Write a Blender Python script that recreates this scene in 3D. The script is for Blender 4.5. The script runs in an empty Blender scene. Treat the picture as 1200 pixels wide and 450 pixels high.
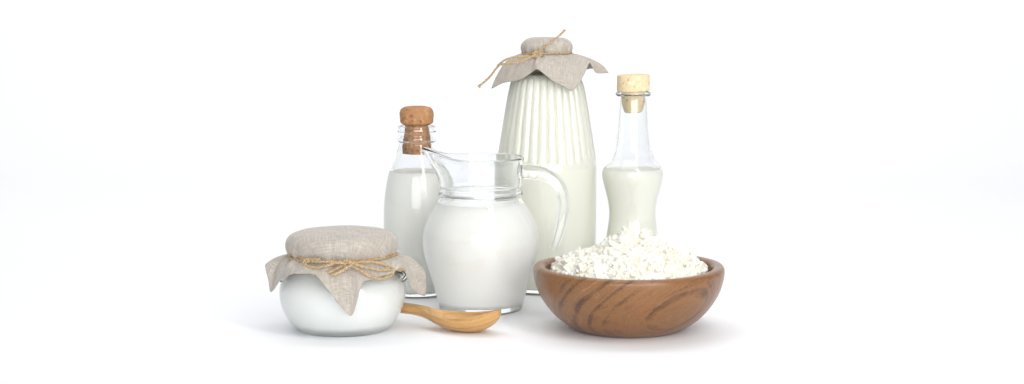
import bpy, bmesh, math, random
from mathutils import Vector, noise
S = bpy.context.scene
C = S.collection
rnd = random.Random(7)

# ------------------------------------------------------------ camera
F = 2222.0                       # focal length in photo pixels (1200 wide)
PITCH = math.radians(6.8)
CAM = Vector((0, -2.0, 0.389))
cd = bpy.data.cameras.new("camera"); cam = bpy.data.objects.new("camera", cd); C.objects.link(cam)
cd.sensor_width = 36; cd.lens = 36 * F / 1200; cd.clip_start = 0.05; cd.clip_end = 60
cam.location = CAM; cam.rotation_euler = (math.pi / 2 - PITCH, 0, 0)
S.camera = cam
FW = Vector((0, math.cos(PITCH), -math.sin(PITCH))); UP = Vector((0, math.sin(PITCH), math.cos(PITCH)))

# ------------------------------------------------------------ world, exposure
W = bpy.data.worlds.new("World"); S.world = W; W.use_nodes = True
W.node_tree.nodes["Background"].inputs[0].default_value = (0.97, 0.988, 1.0, 1)
W.node_tree.nodes["Background"].inputs[1].default_value = 0.37
S.view_settings.view_transform = 'Standard'; S.view_settings.look = 'None'
S.view_settings.gamma = 1; S.view_settings.exposure = 0.0
cy = S.cycles
cy.use_denoising = True
cy.max_bounces = 28; cy.transmission_bounces = 20; cy.diffuse_bounces = 16; cy.glossy_bounces = 10; cy.transparent_max_bounces = 16
cy.caustics_refractive = True; cy.caustics_reflective = True; cy.blur_glossy = 0.3
cy.sample_clamp_indirect = 12

# ------------------------------------------------------------ studio lamps
def softbox(name, loc, target, sx, sy, power, col=(1, 1, 1)):
    l = bpy.data.lights.new(name, 'AREA'); l.shape = 'RECTANGLE'; l.size = sx; l.size_y = sy
    l.energy = power; l.color = col
    o = bpy.data.objects.new(name, l); C.objects.link(o); o.location = loc
    o.rotation_euler = (Vector(target) - Vector(loc)).to_track_quat('-Z', 'Y').to_euler()
    return o
softbox("softbox_overhead", (-0.3, 0.1, 2.3), (0, 0.1, 0), 2.2, 2.0, 16, (0.985, 0.992, 1))
softbox("softbox_key", (0.60, -0.86, 0.84), (0, 0.05, 0.36), 0.24, 1.62, 9, (1, 0.985, 0.96))
softbox("softbox_fill", (0.35, -3.2, 0.85), (0, 0.1, 0.1), 3.0, 1.5, 74, (1, 0.998, 1))
softbox("softbox_backdrop", (0, 0.9, 2.6), (0, 2.6, 0.5), 3.5, 0.6, 30, (1, 0.99, 0.975))

# ------------------------------------------------------------ pixel geometry of the photograph
def ray(px, py): return FW + Vector((1, 0, 0)) * ((px - 600) / F) - UP * ((py - 225) / F)
def ground(px, py):
    d = ray(px, py); return CAM + d * (-CAM.z / d.z)
def onplane(px, py, Y):
    d = ray(px, py); return CAM + d * ((Y - CAM.y) / d.y)
class Place:
    """real position and scale of a thing whose axis stands at the ground point seen at px, py"""
    def __init__(s, px, py):
        g = ground(px, py); s.p = Vector((g.x, g.y, 0)); s.k = (s.p - CAM).dot(FW) / F
        s.px = px
    def z(s, py): return onplane(s.px, py, s.p.y).z
    def rz(s, hw, py): 
        return (hw * s.k, max(0.0, s.z(py)))
    def loc(s, px, py, dy):          # local coordinates of a point dy metres behind the axis
        return onplane(px, py, s.p.y + dy) - s.p

# ------------------------------------------------------------ object helpers
def empty(name, p, label, cat, group=None):
    o = bpy.data.objects.new(name, None); C.objects.link(o); o.location = p
    o.empty_display_size = 0.03
    o['label'] = label; o['category'] = cat
    if group: o['group'] = group
    return o
def obj(name, verts, faces, mat, parent=None, smooth=True, uvs=None):
    me = bpy.data.meshes.new(name); me.from_pydata([tuple(v) for v in verts], [], faces)
    me.polygons.foreach_set('use_smooth', [smooth] * len(me.polygons))
    if uvs:
        ul = me.uv_layers.new(name="weave")
        for p in me.polygons:
            for li, vi in zip(p.loop_indices, p.vertices): ul.data[li].uv = uvs[vi]
    me.materials.append(mat); me.update()
    o = bpy.data.objects.new(name, me); C.objects.link(o)
    if parent: o.parent = parent
    return o
def crom(pts, n, closed=False):
    """Catmull-Rom through tuples (n samples a span)"""
    out = []; m = len(pts)
    spans = m if closed else m - 1
    for i in range(spans):
        g = lambda j: pts[j % m] if closed else pts[min(max(j, 0), m - 1)]
        a, b, c, d = g(i - 1), g(i), g(i + 1), g(i + 2)
        for q in range(n):
            t = q / n
            out.append(tuple(0.5 * (2 * B + (c_ - A) * t + (2 * A - 5 * B + 4 * c_ - D) * t * t + (3 * B - A - 3 * c_ + D) * t ** 3)
                       for A, B, c_, D in zip(a, b, c, d)))
    if not closed: out.append(tuple(pts[-1]))
    return out
def lathe(prof, seg=128, warp=None, closed=False):
    """profile of (r, z); ends on the axis are fanned"""
    V = []; Fc = []; rows = []
    for r, z in prof:
        if r < 1e-6:
            V.append(Vector((0, 0, z))); rows.append([len(V) - 1] * seg)
        else:
            row = []
            for i in range(seg):
                a = 2 * math.pi * i / seg
                v = (r, z, a)
                x, y, zz = warp(*v) if warp else (r * math.cos(a), r * math.sin(a), z)
                V.append(Vector((x, y, zz))); row.append(len(V) - 1)
            rows.append(row)
    n = len(rows)
    for j in range(n if closed else n - 1):
        A, B = rows[j], rows[(j + 1) % n]
        for i in range(seg):
            k = (i + 1) % seg
            f = [A[i], A[k], B[k], B[i]]
            f = [x for q, x in enumerate(f) if x not in f[:q]]
            if len(f) > 2: Fc.append(f)
    return V, Fc
def fixn(o):
    bm = bmesh.new(); bm.from_mesh(o.data); bmesh.ops.recalc_face_normals(bm, faces=bm.faces); bm.to_mesh(o.data); bm.free()
    return o
def offset(prof, d):
    """inner wall: profile moved inwards by d along its normals (outer profile runs base to lip)"""
    out = []
    for i, (r, z) in enumerate(prof):
        a = prof[max(i - 1, 0)]; b = prof[min(i + 1, len(prof) - 1)]
        t = Vector((b[0] - a[0], b[1] - a[1])); t.normalize()
        out.append((max(r - t.y * d, 0.0005), z + t.x * d))
    return out
def vessel(name, outer, wall, floor, mat, parent, seg=160, warp=None, lip=True):
    """outer: (r,z) from the base edge up to the lip; returns the inner profile too"""
    inner = [p for p in offset(outer, wall) if p[1] > floor + wall * 0.3]
    zl = outer[-1][1]; ro = outer[-1][0]; ri = ro - wall
    inner = [p for p in inner if p[1] < zl - wall * 0.6]
    lipp = [((ro + ri) / 2 + math.cos(t) * wall / 2, zl + math.sin(t) * wall / 2) for t in [math.pi * q / 6 for q in range(1, 6)]] + [(ri, zl)]
    fl = [(inner[0][0] * c, floor + (1 - math.sqrt(max(0, 1 - c ** 6))) * wall) for c in (0.97, 0.9, 0.75, 0.5)] + [(0, floor)]
    r0 = outer[0][0]
    base = [(0, 0.0016), (r0 * 0.6, 0.0016), (r0 * 0.82, 0.001), (r0 * 0.9, 0.0001), (r0 * 0.97, 0.0)]
    prof = base + outer + lipp + inner[::-1] + fl
    V, Fc = lathe(prof, seg, warp)
    o = fixn(obj(name, V, Fc, mat, parent))
    return o, inner
def filling(name, inner, floor, zt, mat, parent, grow=0.0004, seg=160, warp=None):
    pr = [(r + grow, z) for r, z in inner if z < zt - 0.0005]
    # radius at level
    rt = pr[-1][0]
    for a, b in zip(inner, inner[1:]):
        if a[1] <= zt <= b[1]: rt = a[0] + (b[0] - a[0]) * (zt - a[1]) / max(b[1] - a[1], 1e-9) + grow
    bot = [(0, floor - grow), (pr[0][0] * 0.5, floor - grow), (pr[0][0] * 0.85, floor - grow + 0.0002)]
    top = [(rt, zt), (rt - 0.0007, zt - 0.0004), (rt - 0.002, zt - 0.0009), (rt * 0.7, zt - 0.001), (0, zt - 0.001)]
    V, Fc = lathe(bot + pr + top, seg, warp)
    return fixn(obj(name, V, Fc, mat, parent))
def frames(path):
    T = []
    for i in range(len(path)):
        t = path[min(i + 1, len(path) - 1)] - path[max(i - 1, 0)]
        T.append(t.normalized() if t.length > 1e-9 else Vector((1, 0, 0)))
    n = T[0].orthogonal().normalized(); N = [n]
    for i in range(1, len(T)):
        q = T[i - 1].rotation_difference(T[i]); n = q @ N[-1]
        n = (n - T[i] * n.dot(T[i])).normalized(); N.append(n)
    return T, N
def tube(V, Fc, path, rad, sides=6, ell=1.0):
    T, N = frames(path); s0 = len(V); m = len(path)
    for i, p in enumerate(path):
        B = T[i].cross(N[i]); r = rad[i] if isinstance(rad, list) else rad
        for k in range(sides):
            a = 2 * math.pi * k / sides
            V.append(p + N[i] * math.cos(a) * r + B * math.sin(a) * r * ell)
    for i in range(m - 1):
        for k in range(sides):
            k2 = (k + 1) % sides
            Fc.append([s0 + i * sides + k, s0 + i * sides + k2, s0 + (i + 1) * sides + k2, s0 + (i + 1) * sides + k])
    Fc.append([s0 + k for k in range(sides)][::-1]); Fc.append([s0 + (m - 1) * sides + k for k in range(sides)])
def resample(path, step):
    out = [path[0].copy()]; acc = 0
    for a, b in zip(path, path[1:]):
        L = (b - a).length
        while L > 0 and acc + L >= step:
            t = (step - acc) / L; a = a.lerp(b, t); out.append(a.copy()); L = (b - a).length; acc = 0
        acc += L
    return out
def rope(V, Fc, pts, r, fray=False):
    path = resample([Vector(p) for p in crom([tuple(p) for p in pts], 12)], r * 0.55)
    if len(path) < 4: return
    T, N = frames(path); ph0 = rnd.random() * 6
    for s in range(3):
        st = []; rr = []
        for i, p in enumerate(path):
            B = T[i].cross(N[i]); a = ph0 + s * 2.094 + i * 0.30
            w = noise.noise(p * 400 + Vector((s, 0, 0))) * 0.22
            e = min(i, len(path) - 1 - i)
            sp = 1.0 + (max(0, 6 - e) * 0.14 if fray else 0)
            q = r * (0.50 + w) * sp
            st.append(p + (N[i] * math.cos(a) + B * math.sin(a)) * q)
            rr.append(r * (0.56 + 0.12 * noise.noise(p * 900 + Vector((0, s * 7, 0)))))
        tube(V, Fc, st, rr, 6)
    # loose fibres
    L = len(path)
    for k in range(L // 5):
        i = rnd.randrange(1, L - 1); B = T[i].cross(N[i]); a = rnd.random() * 6.28
        d = (N[i] * math.cos(a) + B * math.sin(a)); q = path[i] + d * r * 0.8
        ln = r * (1.0 + rnd.random() * 1.8)
        mid = q + (d * 0.7 + T[i] * rnd.uniform(-1, 1)).normalized() * ln * 0.5
        end = mid + (d * 0.4 + T[i] * rnd.uniform(-1.2, 1.2) + Vector((0, 0, rnd.uniform(-.4, .4)))).normalized() * ln * 0.6
        tube(V, Fc, [q - d * r * 0.4, q, mid, end], r * 0.085, 3)

# ------------------------------------------------------------ materials
def mat(name):
    m = bpy.data.materials.new(name); m.use_nodes = True
    nt = m.node_tree; b = nt.nodes["Principled BSDF"]
    return m, nt, b
def nd(nt, t, **kw):
    n = nt.nodes.new(t)
    for k, v in kw.items():
        if k.startswith('i_'): n.inputs[k[2:].replace('_', ' ')].default_value = v
        else: setattr(n, k, v)
    return n
def ramp(nt, stops, interp='LINEAR'):
    r = nt.nodes.new('ShaderNodeValToRGB'); cr = r.color_ramp; cr.interpolation = interp
    while len(cr.elements) < len(stops): cr.elements.new(0.5)
    for e, (p, c) in zip(cr.elements, stops):
        e.position = p; e.color = (*c, 1) if len(c) == 3 else c
    return r
def lin(*c): return tuple(((x / 255) / 12.92 if x <= 10 else (((x / 255) + 0.055) / 1.055) ** 2.4) for x in c)

def glass_mat(name, col, rough=0.0):
    m, nt, b = mat(name)
    b.inputs['Base Color'].default_value = (*col, 1); b.inputs['Roughness'].default_value = rough
    b.inputs['Transmission Weight'].default_value = 1; b.inputs['IOR'].default_value = 1.5
    n = nd(nt, 'ShaderNodeTexNoise', i_Scale=34.0, i_Detail=0.5); tc = nd(nt, 'ShaderNodeTexCoord')
    bp = nd(nt, 'ShaderNodeBump', i_Strength=0.12, i_Distance=0.003)
    nt.links.new(tc.outputs['Object'], n.inputs['Vector']); nt.links.new(n.outputs[0], bp.inputs['Height'])
    nt.links.new(bp.outputs[0], b.inputs['Normal'])
    return m
def milk_mat(name, col, sss=0.25):
    m, nt, b = mat(name)
    b.inputs['Base Color'].default_value = (*col, 1); b.inputs['Roughness'].default_value = 0.35
    b.inputs['Specular IOR Level'].default_value = 0.0

    return m
M = {}
M['glass'] = glass_mat('clear_glass', (0.970, 0.978, 0.981))
M['green_glass'] = glass_mat('faintly_green_glass', (0.985, 0.992, 0.982))
M['milk'] = milk_mat('white_milk', (0.99, 0.993, 0.962))
M['yogurt'] = milk_mat('yogurt', (0.98, 0.985, 0.98))
M['kefir'] = milk_mat('pale_greenish_milk', (0.966, 0.970, 0.89))
M['whey'] = milk_mat('pale_drinking_yogurt', (0.966, 0.970, 0.89))

def linen():
    m, nt, b = mat('linen'); L = nt.links.new
    uv = nd(nt, 'ShaderNodeUVMap', uv_map='weave')
    def threads(sx, sy, seed):
        mp = nd(nt, 'ShaderNodeMapping'); mp.inputs['Scale'].default_value = (sx, sy, 1); mp.inputs['Location'].default_value = (seed, seed * 2, seed)
        n = nd(nt, 'ShaderNodeTexNoise', i_Scale=1.0, i_Detail=3.0, i_Roughness=0.6)
        L(uv.outputs[0], mp.inputs[0]); L(mp.outputs[0], n.inputs['Vector']); return n
    a = threads(1150, 60, 3); c = threads(60, 1150, 9)
    ad = nd(nt, 'ShaderNodeMath', operation='ADD'); L(a.outputs[0], ad.inputs[0]); L(c.outputs[0], ad.inputs[1])
    hf = nd(nt, 'ShaderNodeMath', operation='MULTIPLY'); hf.inputs[1].default_value = 0.5; L(ad.outputs[0], hf.inputs[0])
    r = ramp(nt, [(0.34, lin(144, 136, 127)), (0.5, lin(176, 168, 158)), (0.66, lin(203, 196, 187))])
    L(hf.outputs[0], r.inputs[0]); L(r.outputs[0], b.inputs['Base Color'])
    bp = nd(nt, 'ShaderNodeBump', i_Strength=0.4, i_Distance=0.0005); L(hf.outputs[0], bp.inputs['Height'])
    big = nd(nt, 'ShaderNodeTexNoise', i_Scale=38.0, i_Detail=2.0, i_Distortion=0.8); tc = nd(nt, 'ShaderNodeTexCoord')
    L(tc.outputs['Object'], big.inputs['Vector'])
    b2 = nd(nt, 'ShaderNodeBump', i_Strength=0.35, i_Distance=0.006); L(big.outputs[0], b2.inputs['Height']); L(bp.outputs[0], b2.inputs['Normal'])
    L(b2.outputs[0], b.inputs['Normal'])
    b.inputs['Roughness'].default_value = 0.9; b.inputs['Sheen Weight'].default_value = 0.25
    b.inputs['Specular IOR Level'].default_value = 0.15
    return m
M['linen'] = linen()
M['jar_glass'] = glass_mat('greenish_jar_glass', (0.955, 0.975, 0.955))
def simple_noise(name, stops, scale, stretch=(1, 1, 1), rough=0.8, bump=0.4, dist=0.001, detail=5):
    m, nt, b = mat(name); L = nt.links.new
    tc = nd(nt, 'ShaderNodeTexCoord'); mp = nd(nt, 'ShaderNodeMapping'); mp.inputs['Scale'].default_value = stretch
    n = nd(nt, 'ShaderNodeTexNoise', i_Scale=scale, i_Detail=float(detail), i_Roughness=0.62)
    L(tc.outputs['Object'], mp.inputs[0]); L(mp.outputs[0], n.inputs['Vector'])
    r = ramp(nt, stops); L(n.outputs[0], r.inputs[0]); L(r.outputs[0], b.inputs['Base Color'])
    bp = nd(nt, 'ShaderNodeBump', i_Strength=bump, i_Distance=dist); L(n.outputs[0], bp.inputs['Height']); L(bp.outputs[0], b.inputs['Normal'])
    b.inputs['Roughness'].default_value = rough
    return m
M['twine'] = simple_noise('jute_twine', [(0.3, lin(128, 104, 72)), (0.5, lin(181, 156, 119)), (0.7, lin(212, 192, 158))], 700, rough=0.85, bump=0.3)
def cork_mat(name, base, light, dark, flecks):
    m, nt, b = mat(name); L = nt.links.new
    tc = nd(nt, 'ShaderNodeTexCoord')
    v = nd(nt, 'ShaderNodeTexVoronoi', i_Scale=380.0); L(tc.outputs['Object'], v.inputs['Vector'])
    sep = nd(nt, 'ShaderNodeSeparateColor'); L(v.outputs['Color'], sep.inputs[0])
    n = nd(nt, 'ShaderNodeTexNoise', i_Scale=230.0, i_Detail=5.0, i_Roughness=0.7); L(tc.outputs['Object'], n.inputs['Vector'])
    mx = nd(nt, 'ShaderNodeMath', operation='MULTIPLY_ADD'); mx.inputs[1].default_value = 0.35; L(sep.outputs[0], mx.inputs[0])
    h = nd(nt, 'ShaderNodeMath', operation='MULTIPLY'); h.inputs[1].default_value = 0.75; L(n.outputs[0], h.inputs[0]); L(h.outputs[0], mx.inputs[2])
    r = ramp(nt, [(0.30, dark), (0.30 + flecks, base), (0.62, base), (0.8, light)])
    L(mx.outputs[0], r.inputs[0]); L(r.outputs[0], b.inputs['Base Color'])
    bp = nd(nt, 'ShaderNodeBump', i_Strength=0.5, i_Distance=0.0012); L(mx.outputs[0], bp.inputs['Height']); L(bp.outputs[0], b.inputs['Normal'])
    b.inputs['Roughness'].default_value = 0.85
    return m
M['cork'] = cork_mat('brown_cork', lin(171, 124, 84), lin(194, 153, 115), lin(98, 59, 35), 0.13)
M['pale_cork'] = cork_mat('pale_pressed_cork', lin(222, 203, 165), lin(238, 224, 194), lin(176, 138, 92), 0.09)

def wood(name, axis_p, axis_d, stops, ring, fine, rough, warpamt=0.012, streak=0.35, coat=0.0):
    """growth rings round the line axis_p + t*axis_d, in object coordinates"""
    m, nt, b = mat(name); L = nt.links.new
    tc = nd(nt, 'ShaderNodeTexCoord')
    d = Vector(axis_d).normalized(); q = d.to_track_quat('Z', 'Y'); inv = q.inverted().to_euler()
    # mapping in two steps: move, then rotate the axis on to Z
    m1 = nd(nt, 'ShaderNodeMapping'); m1.inputs['Location'].default_value = tuple(-Vector(axis_p)); L(tc.outputs['Object'], m1.inputs[0])
    m2 = nd(nt, 'ShaderNodeMapping'); m2.inputs['Rotation'].default_value = tuple(inv); L(m1.outputs[0], m2.inputs[0])
    sc = nd(nt, 'ShaderNodeMapping'); sc.inputs['Scale'].default_value = (14, 14, 5); L(m2.outputs[0], sc.inputs[0])
    wn = nd(nt, 'ShaderNodeTexNoise', i_Scale=1.0, i_Detail=2.0); L(sc.outputs[0], wn.inputs['Vector'])
    sub = nd(nt, 'ShaderNodeVectorMath', operation='SUBTRACT'); sub.inputs[1].default_value = (0.5, 0.5, 0.5); L(wn.outputs['Color'], sub.inputs[0])
    scl = nd(nt, 'ShaderNodeVectorMath', operation='SCALE'); scl.inputs['Scale'].default_value = warpamt * 2; L(sub.outputs[0], scl.inputs[0])
    add = nd(nt, 'ShaderNodeVectorMath', operation='ADD'); L(m2.outputs[0], add.inputs[0]); L(scl.outputs[0], add.inputs[1])
    flat = nd(nt, 'ShaderNodeVectorMath', operation='MULTIPLY'); flat.inputs[1].default_value = (1, 1, 0); L(add.outputs[0], flat.inputs[0])
    ln = nd(nt, 'ShaderNodeVectorMath', operation='LENGTH'); L(flat.outputs[0], ln.inputs[0])
    # uneven ring widths: 1-D noise of the radius
    rn = nd(nt, 'ShaderNodeTexNoise', i_Scale=1.0, i_Detail=3.0, i_Roughness=0.55); rn.noise_dimensions = '1D'
    rm = nd(nt, 'ShaderNodeMath', operation='MULTIPLY'); rm.inputs[1].default_value = ring; L(ln.outputs['Value'], rm.inputs[0]); L(rm.outputs[0], rn.inputs['W'])
    # long dark streaks along the fibre
    s2 = nd(nt, 'ShaderNodeMapping'); s2.inputs['Scale'].default_value = (70, 70, 7); L(m2.outputs[0], s2.inputs[0])
    sn = nd(nt, 'ShaderNodeTexNoise', i_Scale=1.0, i_Detail=4.0, i_Roughness=0.6); L(s2.outputs[0], sn.inputs['Vector'])
    s3 = nd(nt, 'ShaderNodeMapping'); s3.inputs['Scale'].default_value = (fine, fine, fine / 16); L(m2.outputs[0], s3.inputs[0])
    fn = nd(nt, 'ShaderNodeTexNoise', i_Scale=1.0, i_Detail=3.0, i_Roughness=0.6); L(s3.outputs[0], fn.inputs['Vector'])
    a = nd(nt, 'ShaderNodeMix'); a.inputs[0].default_value = streak; L(rn.outputs[0], a.inputs[2]); L(sn.outputs[0], a.inputs[3])
    c = nd(nt, 'ShaderNodeMix'); c.inputs[0].default_value = 0.30; L(a.outputs[0], c.inputs[2]); L(fn.outputs[0], c.inputs[3])
    r = ramp(nt, stops); L(c.outputs[0], r.inputs[0]); L(r.outputs[0], b.inputs['Base Color'])
    bp = nd(nt, 'ShaderNodeBump', i_Strength=0.25, i_Distance=0.0006); L(fn.outputs[0], bp.inputs['Height']); L(bp.outputs[0], b.inputs['Normal'])
    b.inputs['Roughness'].default_value = rough; b.inputs['Specular IOR Level'].default_value = 0.35
    b.inputs['Coat Weight'].default_value = coat; b.inputs['Coat Roughness'].default_value = 0.35
    return m

# ------------------------------------------------------------ setting: the white sweep
m, nt, b = mat('white_sweep')
b.inputs['Base Color'].default_value = (0.89, 0.90, 0.922, 1); b.inputs['Roughness'].default_value = 0.55
b.inputs['Specular IOR Level'].default_value = 0.25
pr = [(-3.6, 0), (1.4, 0)] + [(1.4 + math.sin(t) * 0.9, 0.9 - math.cos(t) * 0.9) for t in [math.pi / 2 * q / 24 for q in range(1, 25)]] + [(2.3, 3.4)]
V = [Vector((sx * 5.0, y, z)) for y, z in pr for sx in (-1, 1)]
o = obj('floor', V, [[2 * i, 2 * i + 1, 2 * i + 3, 2 * i + 2] for i in range(len(pr) - 1)], m); o['kind'] = 'structure'

# ------------------------------------------------------------ cloth covers
def cloth_cover(P, capprof, hem, parent, seed, pleat=0.0016, seg=220):
    """cap: (hw px, y px) from the middle of the top to the tied neck; hem: (azimuth deg, px, py, dy m)"""
    cap = [P.rz(*c) for c in capprof]
    cap = crom(cap, 5)
    rn, zn = cap[-1]
    H = [(a, *P.loc(px, py, dy)) for a, px, py, dy in hem]
    H.sort()
    n = len(H)
    H3 = [(H[0][0] + 360 * 0, *H[0][1:])]
    # periodic interpolation over azimuth
    ext = [(H[(i) % n][0] + 360 * (i // n), *H[i % n][1:]) for i in range(-2, n + 3)]
    def hempt(a):
        while a < ext[2][0]: a += 360
        while a >= ext[2][0] + 360: a -= 360
        for i in range(2, len(ext) - 2):
            if ext[i][0] <= a < ext[i + 1][0]:
                A, B, C_, D = [Vector(ext[j][1:]) for j in (i - 1, i, i + 1, i + 2)]
                t = (a - ext[i][0]) / (ext[i + 1][0] - ext[i][0])
                cr = 0.5 * (2 * B + (C_ - A) * t + (2 * A - 5 * B + 4 * C_ - D) * t * t + (3 * B - A - 3 * C_ + D) * t ** 3)
                return cr.lerp(B.lerp(C_, t), 0.35)
        return Vector(ext[2][1:])
    V = []; Fc = []; UV = []; rows = []
    ns = 26
    cr_ = random.Random(int(seed * 10)); creases = [(cr_.random() * 6.283, cr_.uniform(0.035, 0.10), cr_.uniform(0.3, 1.3)) for _ in range(20)]
    def pl(a, k=1.0):   # pleats gathered by the twine
        v = Vector((math.cos(a) * 2.2 + seed, math.sin(a) * 2.2, 0))
        c = 0
        for a0, wd, dp in creases:
            da = (a - a0 + math.pi) % (2 * math.pi) - math.pi
            c += dp * (-math.exp(-(da / wd) ** 2) + 0.45 * math.exp(-((abs(da) - wd * 1.8) / wd) ** 2))
        return noise.noise(v * 2.3 * k) + 0.6 * noise.noise(v * 5.1 * k) + c
    V.append(Vector((0, 0, cap[0][1]))); UV.append((0, 0)); rows.append([0] * seg)
    arc = 0; prev = cap[0]
    for j, (r, z) in enumerate(cap[1:]):
        arc += math.hypot(r - prev[0], z - prev[1]); prev = (r, z)
        row = []
        u = max(0, (r / rn - 0.75) / 0.25) if z > zn + (cap[0][1] - zn) * 0.8 else 1
        w = min(1.0, max(0, (cap[0][1] - z) / (cap[0][1] - zn))) ** 1.3
        for i in range(seg):
            a = 2 * math.pi * i / seg
            d = pl(a) * pleat * w
            lump = noise.noise(Vector((r * math.cos(a) * 40, r * math.sin(a) * 40, seed))) * 0.0007
            V.append(Vector(((r + d) * math.cos(a), (r + d) * math.sin(a), z + lump * (1 - w)))); UV.append((arc * math.cos(a), arc * math.sin(a)))
            row.append(len(V) - 1)
        rows.append(row)
    for s in range(1, ns + 1):
        t = s / ns; row = []
        for i in range(seg):
            a = 2 * math.pi * i / seg
            h = hempt(math.degrees(a)); dr = Vector((math.cos(a), math.sin(a), 0))
            n0 = dr * (rn + pl(a) * pleat) + Vector((0, 0, zn))
            hd = Vector((h.x - n0.x, h.y - n0.y, 0)); drop = max(zn - h.z, 0.0)
            c = n0 + dr * max(hd.length * 0.35, 0.004) + hd * 0.38 - Vector((0, 0, drop * 0.20))
            p = n0 * (1 - t) ** 2 + c * 2 * t * (1 - t) + h * t * t
            rp = math.sin(math.pi * min(1, t * 1.1)) 
            p += dr * pl(a, 1.0) * pleat * 1.5 * (1 - t) * (0.3 + rp)
            p += dr * noise.noise(Vector((p.x * 45, p.y * 45, p.z * 30 + seed))) * 0.0040 * t * (1.3 - t) + Vector((0, 0, 0.0015 * t * noise.noise(Vector((p.x * 70, p.y * 70, seed)))))
            V.append(p); L = arc + t * ((h - n0).length * 1.05); UV.append((L * math.cos(a), L * math.sin(a))); row.append(len(V) - 1)
        rows.append(row)
    for A, B in zip(rows, rows[1:]):
        for i in range(seg):
            k = (i + 1) % seg
            f = [A[i], B[i], B[k], A[k]]; f = [x for q, x in enumerate(f) if x not in f[:q]]
            Fc.append(f)
    o = obj('cloth_cover', V, Fc, M['linen'], parent, uvs=UV)
    s = o.modifiers.new('thickness', 'SOLIDIFY'); s.thickness = 0.0007; s.offset = 1
    return o, rn, zn

# ============================================================ jar of yogurt
P = Place(402, 385.6)
jar = empty('glass_jar', P.p, 'squat round glass jar of white yogurt under a linen cover tied with a twine bow', 'jar')
op = crom([P.rz(*q) for q in [(51, 385.2), (53, 383.5), (58.5, 379), (66, 368.5), (71.5, 356), (73.6, 344), (73, 334), (69.5, 326), (63, 319), (58, 312), (57, 303), (57, 290), (58, 278)]], 5)
glass, inner = vessel('jar_body', op, 0.0030, 0.0085, M['jar_glass'], jar)
filling('yogurt', inner, 0.0085, P.z(300), M['yogurt'], jar)
for sgn in (-1, 1):           # glass ears that take the wire
    V = []; Fc = []
    tube(V, Fc, [Vector(p) for p in crom([(sgn * 0.0575, 0, P.z(316)), (sgn * 0.0655, -0.001, P.z(319)), (sgn * 0.0675, -0.002, P.z(324)), (sgn * 0.0635, -0.002, P.z(328))], 5)], 0.0034, 10)
    fixn(obj('glass_ear', V, Fc, M['green_glass'], jar))
cov, rn, zn = cloth_cover(P, [(0, 269.8), (25, 270), (46, 271.2), (57, 273.8), (62.5, 278.5), (64.3, 284.5), (63.6, 291), (61, 296.5), (59.5, 299)],
    [(-180, 311, 311, -.004), (-173, 313, 327, -.016), (-166, 317, 343, -.014), (-156, 328, 330, -.034), (-145, 338, 323.5, -.046), (-130, 353, 321, -.058),
     (-112, 370, 323, -.068), (-98, 388, 345, -.074), (-86, 409, 370, -.074), (-79, 415, 365, -.075), (-70, 420, 347, -.075), (-58, 425, 331, -.068),
     (-45, 440, 327, -.060), (-32, 456, 321, -.048), (-22, 469, 314, -.036), (-12, 477, 325, -.024), (-4, 486, 341, -.012), (5, 498, 347, .002),
     (16, 498, 320, .016), (30, 488, 312, .034), (60, 440, 320, .062), (90, 400, 345, .078), (120, 365, 322, .066), (150, 333, 316, .042), (168, 317, 311, .016)],
    jar, 3.3)
V = []; Fc = []
rr = 0.0016
rb = rn + 0.0022
def ring(rb, zc, turns=1.0, wob=0.0012, ph=0.0):
    return [Vector(((rb + 0.0006 * math.sin(7 * a + ph)) * math.cos(a), (rb + 0.0006 * math.sin(7 * a + ph)) * math.sin(a), zc + wob * math.sin(a * 1.5 + ph) )) for a in [2 * math.pi * turns * i / 60 for i in range(61)]]
rope(V, Fc, ring(rb, zn + 0.0010, 1, 0.001, 0.3), rr)
rope(V, Fc, ring(rb + .0002, zn - 0.0018, 1, 0.0012, 1.7), rr)
rope(V, Fc, ring(rb - .0002, zn + 0.0040, 1, 0.0010, 4), rr); rope(V, Fc, ring(rb + .0006, zn - 0.0042, 1, 0.0010, 5.2), rr)
L_ = lambda px, py, dy: P.loc(px, py, dy)
rope(V, Fc, [L_(404, 309.5, -.063), L_(392, 316, -.067), L_(376, 321.5, -.066), L_(362, 319, -.058), L_(356, 312, -.053), L_(361, 306.5, -.055), L_(378, 307, -.063), L_(396, 308, -.065), L_(408, 309, -.066)], rr)
rope(V, Fc, [L_(400, 306, -.064), L_(384, 311, -.068), L_(369, 313.5, -.063), L_(357, 309, -.054), L_(359, 304, -.054), L_(376, 304, -.061)], rr)
rope(V, Fc, [L_(404, 308, -.065), L_(420, 308, -.068), L_(436, 307, -.060), L_(455, 312, -.046), L_(461, 317, -.042), L_(458, 323.5, -.048), L_(447, 327, -.058), L_(434, 324, -.066), L_(421, 316, -.069), L_(409, 309, -.068)], rr)
rope(V, Fc, [L_(406, 306, -.066), L_(421, 311, -.070), L_(436, 315, -.064), L_(450, 317, -.054), L_(466, 316, -.038), L_(474, 316, -.030)], rr, True)
rope(V, Fc, [L_(409, 305, -.065), L_(412, 309, -.0685), L_(409, 313, -.068), L_(404, 311, -.066), L_(403, 306.5, -.0655), L_(408, 305, -.067)], rr * 1.1)
rope(V, Fc, [L_(411, 311, -.068), L_(400, 318, -.073), L_(389, 323, -.074)], rr, True)
fixn(obj('twine', V, Fc, M['twine'], cov))
V = []; Fc = []
mm, nt, bb = mat('dark_wire'); bb.inputs['Base Color'].default_value = (0.05, 0.05, 0.045, 1); bb.inputs['Metallic'].default_value = 1; bb.inputs['Roughness'].default_value = 0.35
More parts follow.
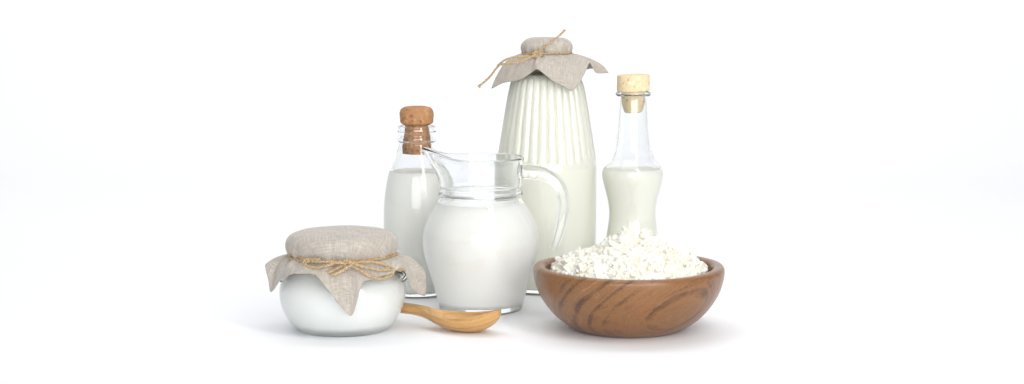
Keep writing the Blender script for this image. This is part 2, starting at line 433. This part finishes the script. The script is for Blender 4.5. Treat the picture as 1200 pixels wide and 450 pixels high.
tube(V, Fc, [Vector(p) for p in crom([tuple(L_(468, 319.5, -.044)), tuple(L_(473.5, 318.5, -.040)), tuple(L_(475, 323, -.038)), tuple(L_(471.5, 327, -.043))], 6)], 0.0006, 6)
fixn(obj('wire_hook', V, Fc, mm, jar))

# ============================================================ bottle with the brown cork
P = Place(489.5, 343.8)
bot = empty('corked_bottle', P.p, 'clear glass milk bottle with a brown mushroom cork behind the pitcher and jar', 'bottle', 'bottles of milk')
op = crom([P.rz(*q) for q in [(36.5, 343.2), (38, 341.5), (39, 337), (39.3, 325), (39.3, 290), (39.2, 250), (38.2, 232), (36, 216), (32.3, 200), (27, 186), (23, 177), (20.6, 170), (20.0, 167.5), (21.6, 165.6), (22.4, 163), (21.8, 160), (20.6, 158.2), (21.4, 156), (22.8, 153.5), (22.6, 150.5), (21.8, 148.5)]], 4)
_, inner = vessel('bottle_body', op, 0.0026, 0.0055, M['glass'], bot)
filling('milk', inner, 0.0055, P.z(200), milk_mat('bottled_milk', (0.987, 0.989, 0.945)), bot)
def cork(P, prof, mat_, parent, seed, tilt=0.0, dent=0.0006):
    pr = crom([P.rz(*q) for q in prof], 6)
    def wp(r, z, a):
        n = noise.noise(Vector((math.cos(a) * r * 260, math.sin(a) * r * 260, z * 260 + seed))) * dent + noise.noise(Vector((math.cos(a) * r * 90, math.sin(a) * r * 90, z * 90 + seed))) * dent
        return ((r + n) * math.cos(a), (r + n) * math.sin(a), z + n * 0.5 + r * math.cos(a) * tilt)
    V, Fc = lathe(pr, 96, wp)
    return fixn(obj('cork', V, Fc, mat_, parent))
cork(P, [(0, 180), (15.2, 180), (16.6, 178.5), (16.4, 168), (15.2, 158), (13.6, 150), (13.6, 147.3), (15.5, 145.8), (18.6, 144), (19.3, 140), (19.4, 133), (18.2, 128.5), (15, 125.8), (9, 124.4), (0, 124)], M['cork'], bot, 5)

# ============================================================ ribbed bottle
P = Place(640.3, 337.3)
bot = empty('ribbed_bottle', P.p, 'tallest bottle, fluted glass filled with milk under a linen cover tied with loose twine', 'bottle', 'bottles of milk')
kk = [(55, 336.8), (57, 335), (58, 331), (58.2, 322), (58.2, 290), (58.2, 240), (58.2, 200), (58.0, 193), (57.0, 187), (55.3, 177), (53, 163), (50.2, 145), (47, 125), (43.6, 106), (40.6, 95), (37, 90), (31.5, 87), (27.5, 84.5), (26, 80), (26, 70), (26, 60), (25.5, 50)]
op = crom([P.rz(*q) for q in kk], 6)
zf1, zf0 = P.z(188), P.z(91)
NF = 30
def sstep(a, b, x):
    t = min(1, max(0, (x - a) / (b - a))); return t * t * (3 - 2 * t)
def flute(r, z, a):
    w = sstep(zf1 - 0.001, zf1 + 0.006, z) * (1 - sstep(zf0, zf0 + 0.004, z))
    c = abs(math.cos(a * NF / 2))
    rr = r * (1 - 0.050 * w * (1 - c ** 0.9)) + r * 0.015 * w
    return (rr * math.cos(a), rr * math.sin(a), z)
_, inner = vessel('bottle_body', op, 0.0028, 0.006, M['green_glass'], bot, seg=480, warp=flute)
filling('milk', inner, 0.006, P.z(88), M['kefir'], bot, seg=480, warp=flute)
cov, rn, zn = cloth_cover(P, [(0, 44), (12, 44.2), (20, 45.2), (25.5, 48), (28.6, 52.5), (28.8, 57), (27.2, 60.5), (26, 63)],
    [(-180, 577, 103, -.006), (-165, 588, 98.5, -.020), (-145, 602, 95, -.032), (-125, 615, 90.5, -.040), (-110, 624, 84, -.044), (-98, 630, 82, -.052),
     (-82, 646, 93, -.056), (-64, 670, 106, -.054), (-48, 680, 95, -.044), (-33, 687, 82, -.030), (-16, 691, 74, -.012), (0, 698, 85, .008), (20, 713, 86, .022),
     (42, 694, 80, .040), (70, 664, 92, .048), (95, 640, 100, .054), (125, 612, 92, .048), (155, 590, 92, .022)], bot, 8.1, pleat=0.0018)
V = []; Fc = []; rr = 0.00135; rb = rn + 0.0022
L_ = lambda px, py, dy: P.loc(px, py, dy)
rope(V, Fc, ring(rb, zn + 0.0012, 1, 0.0006, 0.3), rr); rope(V, Fc, ring(rb + .0001, zn - 0.0014, 1, 0.0008, 2.0), rr)
rope(V, Fc, [L_(634, 66, -.031), L_(628, 63, -.034), L_(637, 55.5, -.035), L_(646, 49, -.036), L_(655, 42, -.036), L_(662.5, 35, -.034)], rr, True)
rope(V, Fc, [L_(636, 63.5, -.032), L_(627, 66, -.036), L_(614, 66.5, -.038), L_(601, 67, -.037), L_(589, 72, -.034), L_(580, 82, -.030), L_(573, 91, -.028), L_(560.5, 102, -.026)], rr, True)
rope(V, Fc, [L_(632, 62, -.033), L_(620, 68, -.040), L_(606, 73, -.043), L_(594, 74.5, -.040), L_(583, 76.5, -.036)], rr, True)
rope(V, Fc, [L_(624, 62, -.031), L_(627, 66.5, -.035), L_(632, 66, -.0355), L_(633, 62, -.034), L_(628, 60.5, -.034), L_(625, 64, -.035)], rr * 1.1)
fixn(obj('twine', V, Fc, M['twine'], cov))

# ============================================================ bottle with the pale stopper
P = Place(740.3, 340)
bot = empty('stoppered_bottle', P.p, 'slim waisted glass bottle with a pale cork stopper standing behind the wooden bowl', 'bottle', 'bottles of milk')
op = crom([P.rz(*q) for q in [(33, 339.5), (35, 337), (36, 330), (35, 312), (32, 288), (29.0, 268), (27.2, 253), (28.0, 239), (31.5, 224), (34.6, 212), (35.6, 204), (34.4, 197.5), (30.5, 191.5), (25.6, 186), (22.4, 178), (20.4, 168), (18.9, 152), (17.8, 135), (17.0, 121), (16.8, 115), (17.6, 113.4), (19.6, 112), (20.6, 110.3), (20.0, 108.5)]], 4)
_, inner = vessel('bottle_body', op, 0.0026, 0.007, M['glass'], bot)
filling('milk', inner, 0.007, P.z(197), M['whey'], bot)
cork(P, [(0, 132), (8.5, 131.8), (11.2, 128), (13, 121), (13.6, 112), (13.6, 107.8), (17.6, 107), (18.8, 105.3), (19.1, 98), (18.8, 89.3), (17.4, 87.5), (12, 87.1), (0, 87)], M['pale_cork'], bot, 15, tilt=0.03, dent=0.0003)

# ============================================================ pitcher
P = Place(563.5, 362.3)
pit = empty('glass_pitcher', P.p, 'clear glass pitcher with pouring lip and open handle, filled with milk, in the middle', 'pitcher')
kk = [(46.5, 362), (48.3, 360), (49.5, 356.5), (51.8, 347), (55, 336), (59, 323), (63.3, 309), (66.6, 296), (68, 284), (67.2, 272), (64, 261), (58.8, 250.5), (53.2, 241.5), (49.2, 234.5), (46.9, 231), (49.0, 228), (49.2, 225.5), (45.8, 222), (48.0, 218), (48.6, 211), (48.8, 200), (49.2, 192), (50.2, 187.5), (50.6, 185.5)]
op = crom([P.rz(*q) for q in kk], 5)
zt = P.z(184); zc = P.z(219)
def spout(r, z, a):
    da = (a - math.radians(188) + math.pi) % (2 * math.pi) - math.pi
    g = math.exp(-(da / 0.42) ** 2); g2 = math.exp(-(da / 0.52) ** 2)
    h = sstep(zc, zt + 0.001, z)
    g3 = math.exp(-((abs(da) - 0.75) / 0.3) ** 2)
    r2 = r + (0.0178 * g * h ** 1.6) - 0.0012 * g3 * h
    return (r2 * math.cos(a), r2 * math.sin(a), z + 0.0118 * g2 * h ** 2)
_, inner = vessel('pitcher_body', op, 0.0038, 0.0075, M['glass'], pit, seg=240, warp=spout)
filling('milk', inner, 0.0075, P.z(238), M['milk'], pit, seg=240, warp=spout)
V = []; Fc = []
k = P.k
hp = [(608, 201, .0), (622, 201.5, .0), (636, 203.5, .0), (648, 209.5, .0), (656.5, 220, .0), (660.5, 235, .0), (659.5, 252, .0), (656, 270, .0), (651.5, 284, .0), (648.5, 292.5, .0)]
path = [Vector(p) for p in crom([tuple(P.loc(*q)) for q in hp], 6)]
rad = []
for i in range(len(path)):
    t = i / (len(path) - 1)
    rad.append(P.k * (8.2 - 1.7 * sstep(0.1, 0.5, t) - 1.9 * sstep(0.6, 0.97, t)) * (1.25 if i < 2 else 1) * (0.75 if i == len(path) - 1 else 1))
tube(V, Fc, path, rad, 24, ell=1.0)
fixn(obj('handle', V, Fc, M['glass'], pit))

# ============================================================ wooden bowl
P = Place(736.3, 385.3)
k = P.k
oa = [(0, 386), (45, 386), (56, 385.2), (62, 383.6), (73, 377.8), (86, 368), (97, 355.5), (105.5, 341), (110, 327), (111.2, 317), (110, 312.5), (106.5, 310.5), (101, 310.8), (97.3, 313.5), (95.5, 319), (91, 331), (83, 344), (70, 356), (50, 366), (25, 370), (0, 371)]
pr = crom([P.rz(*q) for q in oa], 6)
def bw(r, z, a):
    e = 1 + 0.006 * math.sin(2 * a + 0.6); return (r * e * math.cos(a), r * e * math.sin(a), z + 0.0008 * math.sin(a * 2 + 1) * (z / 0.07))
V, Fc = lathe(pr, 160, bw)
acacia = [(0.30, lin(58, 36, 25)), (0.40, lin(88, 58, 37)), (0.46, lin(116, 79, 48)), (0.52, lin(136, 94, 57)), (0.58, lin(116, 80, 49)), (0.67, lin(168, 124, 79))]
pc = Vector((0.046, -0.078, 0.020)); nn = Vector((0.42, -0.80, -0.42)).normalized()
ad = Vector((0.82, 0.2, 0.50)); ad = (ad - nn * ad.dot(nn)).normalized()
M['acacia'] = wood('acacia_wood', pc + nn * 0.055, ad, acacia, 125.0, 1000.0, 0.30, warpamt=0.009, streak=0.46, coat=0.25)
bowl = fixn(obj('wooden_bowl', V, Fc, M['acacia'])); bowl.location = P.p
bowl['label'] = 'brown wooden bowl with dark swirling grain holding the heap of cottage cheese'; bowl['category'] = 'bowl'
bpx = P

# ============================================================ cottage cheese
cm, nt, b = mat('cottage_cheese'); L = nt.links.new
tc = nd(nt, 'ShaderNodeTexCoord'); n = nd(nt, 'ShaderNodeTexNoise', i_Scale=95.0, i_Detail=3.0); L(tc.outputs['Object'], n.inputs['Vector'])
r = ramp(nt, [(0.38, (0.72, 0.695, 0.59)), (0.6, (0.745, 0.74, 0.70))]); L(n.outputs[0], r.inputs[0]); L(r.outputs[0], b.inputs['Base Color'])
b.inputs['Roughness'].default_value = 0.45; b.inputs['Subsurface Weight'].default_value = 0.2
b.inputs['Subsurface Radius'].default_value = (1.0, 0.9, 0.65); b.inputs['Subsurface Scale'].default_value = 0.003
b.inputs['Specular IOR Level'].default_value = 0.35
n2 = nd(nt, 'ShaderNodeTexNoise', i_Scale=600.0, i_Detail=3.0); L(tc.outputs['Object'], n2.inputs['Vector'])
bp = nd(nt, 'ShaderNodeBump', i_Strength=0.5, i_Distance=0.001); L(n2.outputs[0], bp.inputs['Height']); L(bp.outputs[0], b.inputs['Normal'])
zr = P.z(312); R = 95 * k
hr = random.Random(21)
CL = [(hr.uniform(-1, 1) * R * .9, hr.uniform(-1, 1) * R * .9, hr.uniform(.0035, .0085), hr.uniform(1.5, 5.0)) for _ in range(150)]
def heap(x, y):
    q = math.hypot(x, y * 1.0) / R
    pts = [(0, 31), (0.15, 30), (0.3, 26), (0.45, 20.5), (0.6, 14.5), (0.75, 9.0), (0.88, 4.0), (1.0, -4), (1.2, -20)]
    for (a, ha), (b_, hb) in zip(pts, pts[1:]):
        if q <= b_:
            h = ha + (hb - ha) * (q - a) / (b_ - a); break
    else: h = -20
    h += 6.5 * math.exp(-(((x / k) - 24) / 13) ** 2 - ((y / k) / 22) ** 2)
    h += 6.5 * math.exp(-(((x / k) + 3) / 7) ** 2 - ((y / k) / 18) ** 2) - 3.0 * math.exp(-(((x / k) + 40) / 12) ** 2 - ((y / k) / 30) ** 2)
    h += 4.5 * math.exp(-(((x / k) - 76) / 12) ** 2 - ((y / k + 4) / 26) ** 2)
    h += 3.5 * math.exp(-(((x / k) + 66) / 16) ** 2 - ((y / k + 4) / 26) ** 2)
    h += noise.noise(Vector((x * 60, y * 60, 2.0))) * 8.5 * max(0, 1.15 - q) + noise.noise(Vector((x * 140, y * 140, 5.0))) * 4.5
    h += max(c_[3] * math.exp(-(((x - c_[0]) ** 2 + (y - c_[1]) ** 2) / c_[2] ** 2) ** 1.5) for c_ in CL) * (1 if q < .9 else .4)
    return zr + h * 0.001 - 0.0045
V = []; Fc = []
N = 60
ix = {}
for r_ in range(N + 1):
    for s in range(N + 1): pass
rows = [(R * 1.0 * j / 40) for j in range(1, 41)]
Vd = []
for rr_ in rows: Vd.append(rr_)
seg = 96
V.append(Vector((0, 0, heap(0, 0)))); prev = [0] * seg
for rr_ in rows:
    row = []
    for i in range(seg):
        a = 2 * math.pi * i / seg; x, y = rr_ * 0.985 * math.cos(a), rr_ * 0.985 * math.sin(a)
        V.append(Vector((x, y, heap(x, y)))); row.append(len(V) - 1)
    for i in range(seg):
        q = (i + 1) % seg; f = [prev[i], row[i], row[q], prev[q]]; f = [x for w_, x in enumerate(f) if x not in f[:w_]]; Fc.append(f)
    prev = row
V.append(Vector((0, 0, zr - 0.03))); c0 = len(V) - 1
for i in range(seg): Fc.append([prev[(i + 1) % seg], prev[i], c0])
ib = bmesh.new(); bmesh.ops.create_icosphere(ib, subdivisions=2, radius=1); ib.verts.ensure_lookup_table()
iv = [v.co.copy() for v in ib.verts]; ifc = [[v.index for v in f.verts] for f in ib.faces]; ib.free()
def curd(p, s):
    s0 = len(V); sd = Vector((rnd.random() * 50, rnd.random() * 50, 0)); q = Vector((rnd.uniform(.75, 1.3), rnd.uniform(.75, 1.3), rnd.uniform(.7, 1.1)))
    for v in iv:
        d = 1 + 0.28 * noise.noise(v * 1.6 + sd) + 0.15 * noise.noise(v * 3.7 + sd)
        V.append(p + Vector((v.x * q.x, v.y * q.y, v.z * q.z)) * s * d)
    for f in ifc: Fc.append([s0 + i for i in f])
for i in range(8500):
    a = rnd.random() * 6.2832; q = math.sqrt(rnd.random()) * R * 0.955
    x, y = q * math.cos(a), q * math.sin(a)
    if q > R * .8 and rnd.random() < .35: continue
    cl = noise.noise(Vector((x * 75, y * 75, 9.0)))
    s = 0.0008 + rnd.random() ** 3 * 0.0022
    z = heap(x, y) + cl * 0.0025 + rnd.uniform(-0.3, 0.9) * s + max(0, noise.noise(Vector((x * 210, y * 210, 4.0)))) * 0.0018
    curd(Vector((x, y, z)), s)
che = obj('cottage_cheese', V, Fc, cm); che.location = P.p
md = che.modifiers.new('crumble', 'REMESH'); md.mode = 'VOXEL'; md.voxel_size = 0.00052; md.use_smooth_shade = True
sm = che.modifiers.new('soften', 'SMOOTH'); sm.factor = 0.5; sm.iterations = 1
tx = bpy.data.textures.new('crumbs', 'CLOUDS'); tx.noise_scale = 0.0028; tx.noise_depth = 2
dm = che.modifiers.new('grain', 'DISPLACE'); dm.texture = tx; dm.strength = 0.0006; dm.mid_level = 0.5; dm.texture_coords = 'LOCAL'
che['label'] = 'heap of crumbly white cottage cheese filling the wooden bowl'; che['category'] = 'cheese'

# ============================================================ wooden spoon
g = ground(545, 388.5)
sp_stops = [(0.28, lin(139, 91, 46)), (0.40, lin(176, 131, 78)), (0.50, lin(196, 156, 100)), (0.60, lin(185, 140, 83)), (0.74, lin(209, 176, 126))]
M['spoonwood'] = wood('light_wood', (0, 0.03, -0.05), (1, 0.10, 0.03), sp_stops, 170.0, 1400.0, 0.38, warpamt=0.005, streak=0.4, coat=0.2)
# along the spoon (mm, tip at +): x, half width, rim height, underside height, hollow depth
T_ = [(-150, 5.5, 8, 0.0, -2), (-120, 5.8, 11, 2.5, -2), (-80, 5.8, 18, 8, -2), (-50, 5.8, 22.5, 12.5, -2), (-30, 6.2, 23, 13, -1.5), (-14, 7.6, 22, 11.5, -0.8), (-4, 10.5, 20, 9, 1.5), (8, 16, 18.2, 5.2, 6), (22, 21.5, 17.6, 1.6, 11),
      (38, 24, 18.5, 0.0, 13), (54, 22.5, 21, 1.2, 12.5), (67, 17.5, 24, 5.6, 9.5), (75, 12.0, 26.2, 11, 5.5), (80, 7.0, 27.2, 16.5, 2.5), (82.5, 3.0, 27.3, 21, 0.8)]
sec = crom(T_, 6); V = []; Fc = []; ns = 20
for (x, w, zr_, zb, dp) in sec:
    ring_ = []
    for j in range(ns + 1):
        th = math.pi * j / ns; V.append(Vector(((x - 40) / 1000, -w * math.cos(th) / 1000, (zr_ - (zr_ - zb) * math.sin(th) ** 0.85) / 1000)))
    wi = w - (1.6 if dp > 0 else 0.4)
    for j in range(1, ns):
        th = math.pi * (ns - j) / ns; V.append(Vector(((x - 40) / 1000, -wi * math.cos(th) / 1000, (zr_ + 0.0 - dp * math.sin(th) ** 0.9) / 1000)))
m_ = 2 * ns
for i in range(len(sec) - 1):
    for j in range(m_):
        j2 = (j + 1) % m_; Fc.append([i * m_ + j, (i + 1) * m_ + j, (i + 1) * m_ + j2, i * m_ + j2])
Fc.append([j for j in range(m_)]); Fc.append([(len(sec) - 1) * m_ + j for j in range(m_)][::-1])
sp = fixn(obj('wooden_spoon', V, Fc, M['spoonwood'])); sp.location = (g.x, g.y, 0); sp.rotation_euler = (0, 0, math.radians(-28))
bv = sp.modifiers.new('soft', 'SUBSURF'); bv.levels = 1; bv.render_levels = 1
sp['label'] = 'light wooden spoon lying in front of the pitcher, its handle behind the jar'; sp['category'] = 'spoon'
